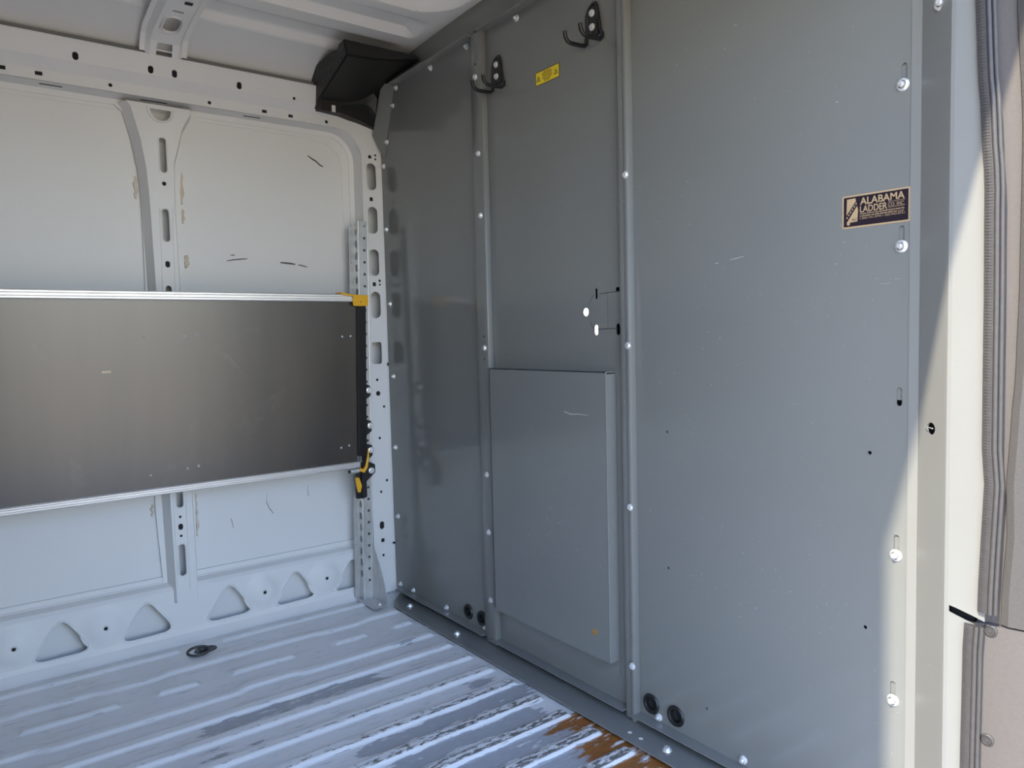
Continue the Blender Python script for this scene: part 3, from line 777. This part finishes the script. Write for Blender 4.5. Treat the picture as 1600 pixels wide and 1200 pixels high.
TRIMU = meta(done('trim_3', bm, 'trim_plastic', None, True), 'smooth grey plastic pillar trim beside the long seal', 'trim', kind='structure')
EDGE = interp([(.434, 1.764), (.434, 1.45), (.423, 1.20), (.4235, 1.0), (.426, .88), (.4315, .78), (.436, .70), (.434, .62), (.4395, .53), (.440, .482)])
bm = NB()
strip(bm, [(1.266, y + .001, z) for y, z in EDGE], [(1.258, y - .003, z) for y, z in EDGE])
strip(bm, [(1.258, y - .003, z) for y, z in EDGE], [(1.254, y - .014, z) for y, z in EDGE])
strip(bm, [(1.254, y - .014, z) for y, z in EDGE], [(1.275, .33, z) for y, z in EDGE])
done('grained_pad', bm, 'trim_grained', TRIMU, True, 60)
bm = NB(); box(bm, 1.283, 1.54, .285, .333, -.3, 1.99, .008); done('pillar_shell', bm, 'van_outside', TRIMU)

# passenger side wall behind the camera, door header and rear wall
bm = NB(); box(bm, XR, 0.0, .30, .40, -.14, 1.99)
NEAR = meta(done('wall_near', bm, 'white_paint'), 'white passenger side wall behind the open sliding door', 'wall', kind='structure')
bm = NB(); box(bm, -.05, 1.36, .33, .40, 1.735, 1.99); done('door_header', bm, 'white_paint', NEAR)
bm = NB(); box(bm, XR - .04, XR, .27, 2.56, -.14, 2.02)
meta(done('wall_rear', bm, 'white_paint'), 'white closed rear doors of the load bay', 'wall', kind='structure')

# ------------------------------------------------------------------ upright track for the shelf
def shelf_track(x0, label):
    T = empty('shelf_track', (x0 + .03, 2.45, VAL))
    zt = 1.362; zs = [zt - .017 - .0425 * k for k in range(31)]
    def mpf(u, v, d): return (x0 + u, 2.430 + d, v)
    bm = NB()
    sheet(bm, [(.012, .004), (.048, .004), (.048, zt), (.012, zt)], [circ(.034, z, .0052, 10) for z in zs], mpf, .002)
    sheet(bm, [(0, .004), (.040, .004), (.040, zt - .006), (0, zt - .006)], [oval(.022, z - .020, .020, .027, 4) for z in zs[:-1]], lambda u, v, d: (x0 + .012 + u * .04 + d, 2.430 + u, v), .002)
    sheet(bm, [(0, .004), (.026, .004), (.026, zt - .006), (0, zt - .006)], [], lambda u, v, d: (x0 + .048 - d, 2.430 + u, v), .002)
    sheet(bm, [(-.007, .004), (.0136, .004), (.0136, zt - .012), (-.007, zt - .012)], [circ(.001, z, .0025, 8) for z in zs[::3]], lambda u, v, d: (x0 + u, 2.4695 - d, v), .0015)
    done('channel', bm, 'galvanised', T)
    bm = NB(); box(bm, x0 + .026, x0 + .044, 2.434, 2.453, .006, zt - .02); done('channel_shade', bm, 'dark_steel', T)  # dark box added behind the slots, stands in for the channel's interior shade
    for u in (.012, .048):
        bm = NB(); tube(bm, [(x0 + u, 2.4315, .004), (x0 + u, 2.4315, zt)], .0024, 8); done('rounded_edge', bm, 'galvanised', T, True)
    bm = NB()
    prism(bm, [(2.43, .002), (2.325, .002), (2.322, .030), (2.35, .09), (2.43, .205)], lambda u, v, d: (x0 + .046 + d, u, v), 0, .0025)
    done('gusset', bm, 'galvanised', T)
    bm = NB(); box(bm, x0 - .006, x0 + .048, 2.320, 2.455, .0, .004, .001, 1); done('foot_plate', bm, 'galvanised', T)
    bm = NB(); hexbolt(bm, .012, .008, .005, 0, (0, 0, 1)); bmesh.ops.translate(bm, verts=bm.verts, vec=(x0 + .03, 2.345, .004)); done('foot_bolt', bm, 'galvanised', T)
    for o in T.children:                     # the upright leans slightly towards the cab
        for v in o.data.vertices: v.co.x += .0217 * (v.co.z + VAL)
    meta(T, label, 'track')
    return T
shelf_track(1.131, 'galvanised perforated upright track standing in the corner beside the partition')

# ------------------------------------------------------------------ folding shelf
SX0, SX1 = -1.1, 1.118
S = empty('folding_shelf', (0.0, 2.39, .49))
bm = NB(); box(bm, SX0, SX1, 2.385, 2.397, .512, 1.076, .0008, 1)
BOARD = done('shelf_board', bm, 'shelf_board', S)
def edge_rail(name, prof, x1):
    bm = NB(); prism(bm, prof, lambda u, v, d: (d, u, v), SX0, x1)
    return done(name, bm, 'aluminium', S, True, 20)
def grooved(z0, z1, y0, y1):
    h = (z1 - z0)
    p = [(y1, z0), (y0 + .003, z0), (y0, z0 + .003)]
    for k in range(1, 3):
        c_ = z0 + h * k / 3
        p += [(y0, c_ - .0014), (y0 + .0025, c_), (y0, c_ + .0014)]
    p += [(y0, z1 - .003), (y0 + .003, z1), (y1, z1)]
    return p
edge_rail('top_edge', grooved(1.072, 1.098, 2.372, 2.402), 1.138)
edge_rail('bottom_edge', grooved(.493, .515, 2.378, 2.402), 1.126)
# yellow release cap over the upper corner
bm = NB()
sheet(bm, rounded([(1.098, 1.058), (1.155, 1.058), (1.155, 1.093), (1.098, 1.093)], .009, 5), [circ(1.126, 1.072, .0022, 8)], lambda u, v, d: (u, 2.366 + d, v), .004)
bm2 = done('end_cap', bm, 'yellow_plastic', S, True, 30)
CAP = bm2
bm = NB(); prism(bm, [(1.052, 1.101), (1.066, 1.094), (1.095, 1.091), (1.155, 1.0905), (1.155, 1.0945), (1.095, 1.0965), (1.07, 1.100), (1.054, 1.1045)], lambda u, v, d: (u, 2.364 + d, v), 0, .045)
done('release_tongue', bm, 'yellow_plastic', CAP, True, 40)
# black folded end bracket
bm = NB()
prism(bm, [(1.118, 2.404), (1.118, 2.378), (1.123, 2.374), (1.150, 2.376), (1.150, 2.380), (1.144, 2.404)], lambda u, v, d: (u, v, d), .535, 1.062)
BR = done('end_bracket', bm, 'black_coat', S, True, 30)
lug_me = shared('lug', lambda bm: prism(bm, rounded([(0, -.045), (.038, -.02), (.038, .016), (0, .03)], .008, 4), lambda u, v, d: (u, d, v), 0, .012), 'black_coat', False)
bolt_y = shared('bolt', lambda bm: lathe(bm, [(.0115, 0), (.0112, .003), (.009, .0045), (.0078, .0045), (.0074, .008), (.0035, .008), (.003, .0095), (0, .0095)], (0, 0, 0), (0, -1, 0), 24), 'bright_zinc')
for z in (.762, .635, .547):
    inst('lug', lug_me, (1.150, 2.414, z), BR); inst('bolt', bolt_y, (1.182, 2.413, z), BR)
# latch under the lower corner
bm = NB()
sheet(bm, rounded([(1.110, .382), (1.152, .382), (1.152, .44), (1.187, .468), (1.187, .497), (1.150, .515), (1.112, .50)], .006, 3), [], lambda u, v, d: (u, 2.396 + d, v), .006)
LATCH = done('latch_plate', bm, 'black_coat', S)
bm = NB(); box(bm, 1.128, 1.136, 2.384, 2.398, .382, .47, .001, 1); done('latch_rib', bm, 'black_coat', LATCH)
inst('bolt', bolt_y, (1.172, 2.396, .476), LATCH)
bm = NB(); tube(bm, [(1.154, 2.376, .560), (1.150, 2.374, .53), (1.143, 2.374, .497), (1.132, 2.376, .482), (1.118, 2.378, .490)], .004, 8, rad=[.002, .004, .006, .008, .007])
done('latch_lever', bm, 'yellow_plastic', LATCH, True, 60)
bm = NB(); prism(bm, rounded([(1.100, .462), (1.112, .462), (1.122, .432), (1.116, .408), (1.108, .410), (1.104, .43)], .003, 3), lambda u, v, d: (u, 2.372 + d, v), 0, .008); done('latch_lever', bm, 'yellow_plastic', LATCH, True, 40)
bm = NB(); tube(bm, [(1.083 + .034 * i / 60, 2.382 + .0075 * math.cos(i * .9), .485 + .0075 * math.sin(i * .9)) for i in range(61)], .0016, 5); done('spring', bm, 'bright_zinc', LATCH, True, 60)
bm = NB(); cyl(bm, (1.078, 2.382, .485), (1.125, 2.382, .485), .006, .006, 12); done('spring_pin', bm, 'black_coat', LATCH, True)
# screw points that come through the board
pt_me = shared('screw_point', lambda bm: lathe(bm, [(.0042, 0), (.003, .0012), (.0014, .0034), (0, .005)], (0, 0, 0), (0, -1, 0), 10), 'bright_zinc')
for x, z in ((1.066, .955), (1.097, .956), (1.058, .571), (1.088, .576), (.450, .965), (.560, .966), (.597, .969), (.452, .556), (.556, .562), (.588, .567)):
    inst('screw_point', pt_me, (x, 2.385, z), BOARD)
bm = NB(); prism(bm, rounded(sq(.348, .868, .024, .006), .0026, 3), lambda u, v, d: (u, 2.3846 + d, v), 0, .002); done('chipped_spot', bm, 'pale_wood', BOARD)
# the folded shelf leans a little out at the top
def lean(z): return (1.09 - z) * .066 - .030
for o in [BOARD, BR] + [c_ for c_ in S.children if c_.name.startswith(('top_edge', 'bottom_edge', 'end_cap'))] + list(CAP.children):
    for v in o.data.vertices: v.co.y += lean(v.co.z + .49)
for o in BOARD.children:
    if o.name.startswith('screw_point'): o.location.y += lean(o.location.z + .49)
    else:
        for v in o.data.vertices: v.co.y += lean(v.co.z + .49)
meta(S, 'black folding shelf with aluminium edges, folded up against the white wall', 'shelf')

# ------------------------------------------------------------------ black plastic duct cover in the upper corner
D = empty('duct_cover', (1.16, 2.40, 1.70))
SEC0 = [(2.462, 1.722), (2.462, 1.866), (2.312, 1.876), (2.250, 1.862), (2.232, 1.880), (2.195, 1.883), (2.176, 1.826), (2.372, 1.762), (2.410, 1.745), (2.412, 1.728)]
SEC1 = [(2.470, 1.690), (2.470, 1.866), (2.312, 1.876), (2.250, 1.870), (2.232, 1.878), (2.165, 1.872), (2.150, 1.852), (2.350, 1.852), (2.425, 1.80), (2.436, 1.690)]
def sec(x, k):
    """closed section of the shell at x; k = 0 rear end .. 1 partition end"""
    return [(x, a[0] + (b_[0] - a[0]) * k, a[1] + (b_[1] - a[1]) * k) for a, b_ in zip(SEC0, SEC1)]
bm = NB(); rows = []
for x, k in ((1.032, 0), (1.05, 0), (1.12, .10), (1.19, .40), (1.24, .75), (1.283, 1)):
    rows.append([bm.verts.new(p) for p in sec(x, k)])
for a, b_ in zip(rows, rows[1:]):
    for i in range(10): bm.faces.new((a[i], a[(i + 1) % 10], b_[(i + 1) % 10], b_[i]))
bm.faces.new(rows[0]); bm.faces.new(rows[-1][::-1])
bmesh.ops.recalc_face_normals(bm, faces=bm.faces)
es = [e for e in bm.edges if len(e.link_faces) == 2 and e.calc_face_angle(0) > .5]
bmesh.ops.bevel(bm, geom=es, offset=.005, segments=2, affect='EDGES')
done('shell', bm, 'black_plastic', D, True, 35)
bm = NB()
sheet(bm, rounded([(1.036, 1.778), (1.037, 1.716), (1.112, 1.716), (1.112, 1.755), (1.098, 1.772)], .006, 3) , [], lambda u, v, d: (u, 2.398 + d, v), .02)
done('mounting_tab', bm, 'black_plastic', D, True, 30)
bm = NB(); box(bm, 1.075, 1.088, 2.3965, 2.3985, 1.716, 1.738); done('tab_notch', bm, 'white_paint', D)
bm = NB()
AR = [(1.11, 1.745, 1.722), (1.16, 1.755, 1.722), (1.205, 1.765, 1.728), (1.228, 1.755, 1.722), (1.243, 1.735, 1.706)]
strip(bm, [(x, 2.405, a) for x, a, b_ in AR], [(x, 2.452, b_) for x, a, b_ in AR]); strip(bm, [(x, 2.405, a) for x, a, b_ in AR], [(x, 2.39, a + .05) for x, a, b_ in AR])
strip(bm, [(x, 2.409, a) for x, a, b_ in AR], [(x, 2.455, b_) for x, a, b_ in AR])
done('lower_lip', bm, 'black_plastic', D, True, 40)
bm = NB()
for i in range(7):
    for j in range(3):
        y = 2.21 + .030 * i + .012 * (j % 2); z = 1.852 - .028 * j
        if z < 1.826 - (y - 2.176) * .33 + .01 or (2.235 < y < 2.26 and z > 1.845): continue
        cyl(bm, (1.0330, y, z), (1.0290, y, z), .0060, .004, 8)
o = done('end_dimples', bm, 'black_coat', D, True); o['kind'] = 'stuff'
meta(D, 'black moulded plastic duct cover in the upper corner under the roof', 'duct cover')

# ------------------------------------------------------------------ coat hooks on the partition
def make_hook(label):
    H = empty('double_hook', (PX, 1.332, 1.645))
    y0 = 1.332
    bm = NB(); sheet(bm, rounded([(y0 + .022, 1.660), (y0 - .016, 1.660), (y0 - .008, 1.728), (y0 + .010, 1.732), (y0 + .021, 1.716)], .005, 3), [], FX(PX - .006), .004)
    done('back_plate', bm, 'black_coat', H)
    bm = NB()
    loop = [(PX - .0045, y0 + .027, 1.646), (PX - .0045, y0 + .0265, 1.67), (PX - .0045, y0 + .024, 1.714), (PX - .0045, y0 + .016, 1.727), (PX - .0045, y0 + .004, 1.735), (PX - .0045, y0 - .006, 1.735), (PX - .0045, y0 - .011, 1.726), (PX - .0045, y0 - .021, 1.67), (PX - .0045, y0 - .027, 1.648)]
    tube(bm, loop, .0042, 8); done('wire_frame', bm, 'black_coat', H, True, 60)
    for s in (1, -1):
        y = y0 + s * .027
        bm = NB(); tube(bm, [(PX - .0045, y, 1.660), (PX - .006, y, 1.648), (PX - .012, y, 1.6425), (PX - .030, y, 1.641), (PX - .056, y, 1.640), (PX - .066, y, 1.643), (PX - .073, y, 1.650), (PX - .076, y, 1.664)], .0052, 10)
        done('hook_arm', bm, 'black_coat', H, True, 60)
    for z in (1.714, 1.681): inst('bolt', head_me, (PX - .0065, y0 + .004, z), H)
    meta(H, label, 'hook', 'double hooks on the partition')
    return H
h1 = make_hook('black double hook high on the partition, right of the yellow sticker')
h2 = h1.copy(); col.objects.link(h2); h2.location = (PX, 1.726, 1.642); h2['label'] = 'black double hook beside the slim post, left of the yellow sticker'
for ch in list(h1.children):
    c_ = ch.copy(); col.objects.link(c_); c_.parent = h2

# ------------------------------------------------------------------ stickers
def text_part(parent, txt, mat, y_left, z_base, height, width, x, bold=.0):
    cu = bpy.data.curves.new('lettering', 'FONT'); cu.body = txt; cu.size = 1; cu.offset = bold; cu.extrude = 0
    ob = bpy.data.objects.new('tmp', cu); col.objects.link(ob)
    dg = bpy.context.evaluated_depsgraph_get(); me = bpy.data.meshes.new_from_object(ob.evaluated_get(dg))
    bpy.data.objects.remove(ob)
    xs_ = [v.co.x for v in me.vertices]; zs_ = [v.co.y for v in me.vertices]
    x0, x1, b0, b1 = min(xs_), max(xs_), min(zs_), max(zs_)
    bm = NB(); bm.from_mesh(me); bpy.data.meshes.remove(me)
    for v in bm.verts:
        u = (v.co.x - x0) / (x1 - x0) * width; q = (v.co.y - b0) / (b1 - b0) * height
        v.co = Vector((x, y_left - u, z_base + q))
    return done('lettering', bm, mat, parent)
def small_print(parent, mat, y_left, z, h, width, x, seed):
    """a line of print too small to read: short strokes with word gaps"""
    rnd = random.Random(seed); bm = NB(); u = 0
    while u < width - .001:
        k = rnd.randint(2, 6)
        for _ in range(k):
            wd = rnd.uniform(.0007, .0012)
            if u + wd > width: break
            box(bm, x - .00005, x, y_left - u - wd, y_left - u, z, z + h * rnd.choice((.7, 1, 1))); u += wd + .00035
        u += .0009
    o = done('small_print', bm, mat, parent); o['kind'] = 'stuff'; return o
sx_ = PX - .0006
bm = NB(); sheet(bm, rounded([(.708, 1.1175), (.590, 1.1165), (.590, 1.1735), (.708, 1.1750)], .003, 3), [], FX(sx_), .0005)
A = meta(done('maker_sticker', bm, 'tan_print'), 'dark maker sticker with tan lettering reading ALABAMA LADDER on the partition', 'sticker')
f1 = sx_ - .0002; f2 = sx_ - .0004; f3 = sx_ - .0006
bm = NB(); sheet(bm, [(.7050, 1.1205), (.5930, 1.1195), (.5930, 1.1708), (.7050, 1.1718)], [], FX(f1), .0001); done('dark_field', bm, 'dark_print', A)
bm = NB(); sheet(bm, [(.6990, 1.1685), (.6840, 1.1690), (.6790, 1.1480), (.6800, 1.1280), (.6935, 1.1275), (.6938, 1.1240), (.6965, 1.1222), (.6990, 1.1240), (.7000, 1.1420)], [], FX(f2), .0001)
done('state_outline', bm, 'tan_print', A)
bm = NB(); sheet(bm, [(.7020, 1.1310), (.7020, 1.1350), (.7000, 1.1400), (.6810, 1.1655), (.6785, 1.1610), (.6800, 1.1560), (.6985, 1.1290)], [], FX(f3), .0001); done('ladder_field', bm, 'dark_print', A)
for k in range(6):
    t = k / 5; cy = .6985 - .0165 * t; cz = 1.1368 + .0225 * t
    bm = NB(); prism(bm, [(cy + .0016, cz - .0008), (cy + .0004, cz - .0028), (cy - .0012, cz - .0002), (cy, cz + .0018)], FX(f3 - .0002), 0, .0001); done('ladder_rung', bm, 'tan_print', A)
text_part(A, 'ALABAMA', 'tan_print', .6755, 1.1555, .0125, .0765, f2, .02)
text_part(A, 'LADDER', 'tan_print', .6755, 1.1425, .0112, .0475, f2, .015)
text_part(A, 'CO. INC.', 'tan_print', .6265, 1.1455, .0062, .0275, f2, .0)
text_part(A, 'ALC', 'dark_print', .6900, 1.1300, .0042, .0095, f3, .01)
for z in (1.1535, 1.1440):
    bm = NB(); box(bm, f2, f2 + .0001, .5985, .6265, z, z + .0005); done('rule_line', bm, 'tan_print', A)
small_print(A, 'tan_print', .6755, 1.1390, .0020, .0765, f2, 1)
small_print(A, 'tan_print', .6755, 1.1352, .0020, .0765, f2, 2)
text_part(A, '1-800-741-3795 • 205-942-8751', 'tan_print', .6755, 1.1305, .0032, .0765, f2, .0)

bm = NB(); sheet(bm, [(1.563, 1.6035), (1.466, 1.6035), (1.466, 1.6395), (1.563, 1.6395)], [], FX(sx_), .0005)
Yw = meta(done('warning_sticker', bm, 'brown_print'), 'small yellow warning sticker with two triangles on the centre panel', 'sticker')
bm = NB(); sheet(bm, [(1.5608, 1.6055), (1.4682, 1.6055), (1.4682, 1.6375), (1.5608, 1.6375)], [], FX(f1), .0001); done('yellow_field', bm, 'yellow_print', Yw)
for yc in (1.5505, 1.4795):
    bm = NB(); sheet(bm, [(yc + .0078, 1.6140), (yc - .0078, 1.6140), (yc, 1.6285)], [[(yc + .0046, 1.6160), (yc - .0046, 1.6160), (yc, 1.6245)]], FX(f2), .0001); done('warning_triangle', bm, 'brown_print', Yw)
    bm = NB(); box(bm, f2, f2 + .0001, yc - .0006, yc + .0006, 1.6170, 1.6225); done('exclamation_mark', bm, 'brown_print', Yw)
for k in range(6):
    wd = (.030, .042, .036, .040, .034, .024)[k]
    small_print(Yw, 'brown_print', 1.5145 + wd / 2, 1.6322 - k * .0046, .0028, wd, f2, 10 + k)

# ------------------------------------------------------------------ lashing ring on the floor
G = empty('lashing_ring', (.562, 2.365, VAL))
bm = NB(); lathe(bm, [(.034, -.001), (.033, .003), (.028, .0035), (.024, .001), (.010, .0008), (0, .001)], (.578, 2.378, VAL), (0, 0, 1), 28)
for v in bm.verts: v.co.y = 2.378 + (v.co.y - 2.378) * .72
done('cup', bm, 'dark_steel', G, True, 40)
bm = NB()
ring = []
for k in range(28):
    a = 2 * math.pi * k / 28
    u, v = .031 * math.cos(a), .024 * math.sin(a)
    ring.append((.551 + u, 2.356 + v * .95, VAL + .006 + (v + .024) * .20))
tube(bm, ring, .0042, 8, True); done('ring', bm, 'dark_steel', G, True, 60)
bm = NB(); box(bm, .560, .590, 2.372, 2.384, VAL, VAL + .009, .003); done('clamp', bm, 'dark_steel', G, True)
meta(G, 'dark steel lashing ring lying on the floor near the wall', 'ring')
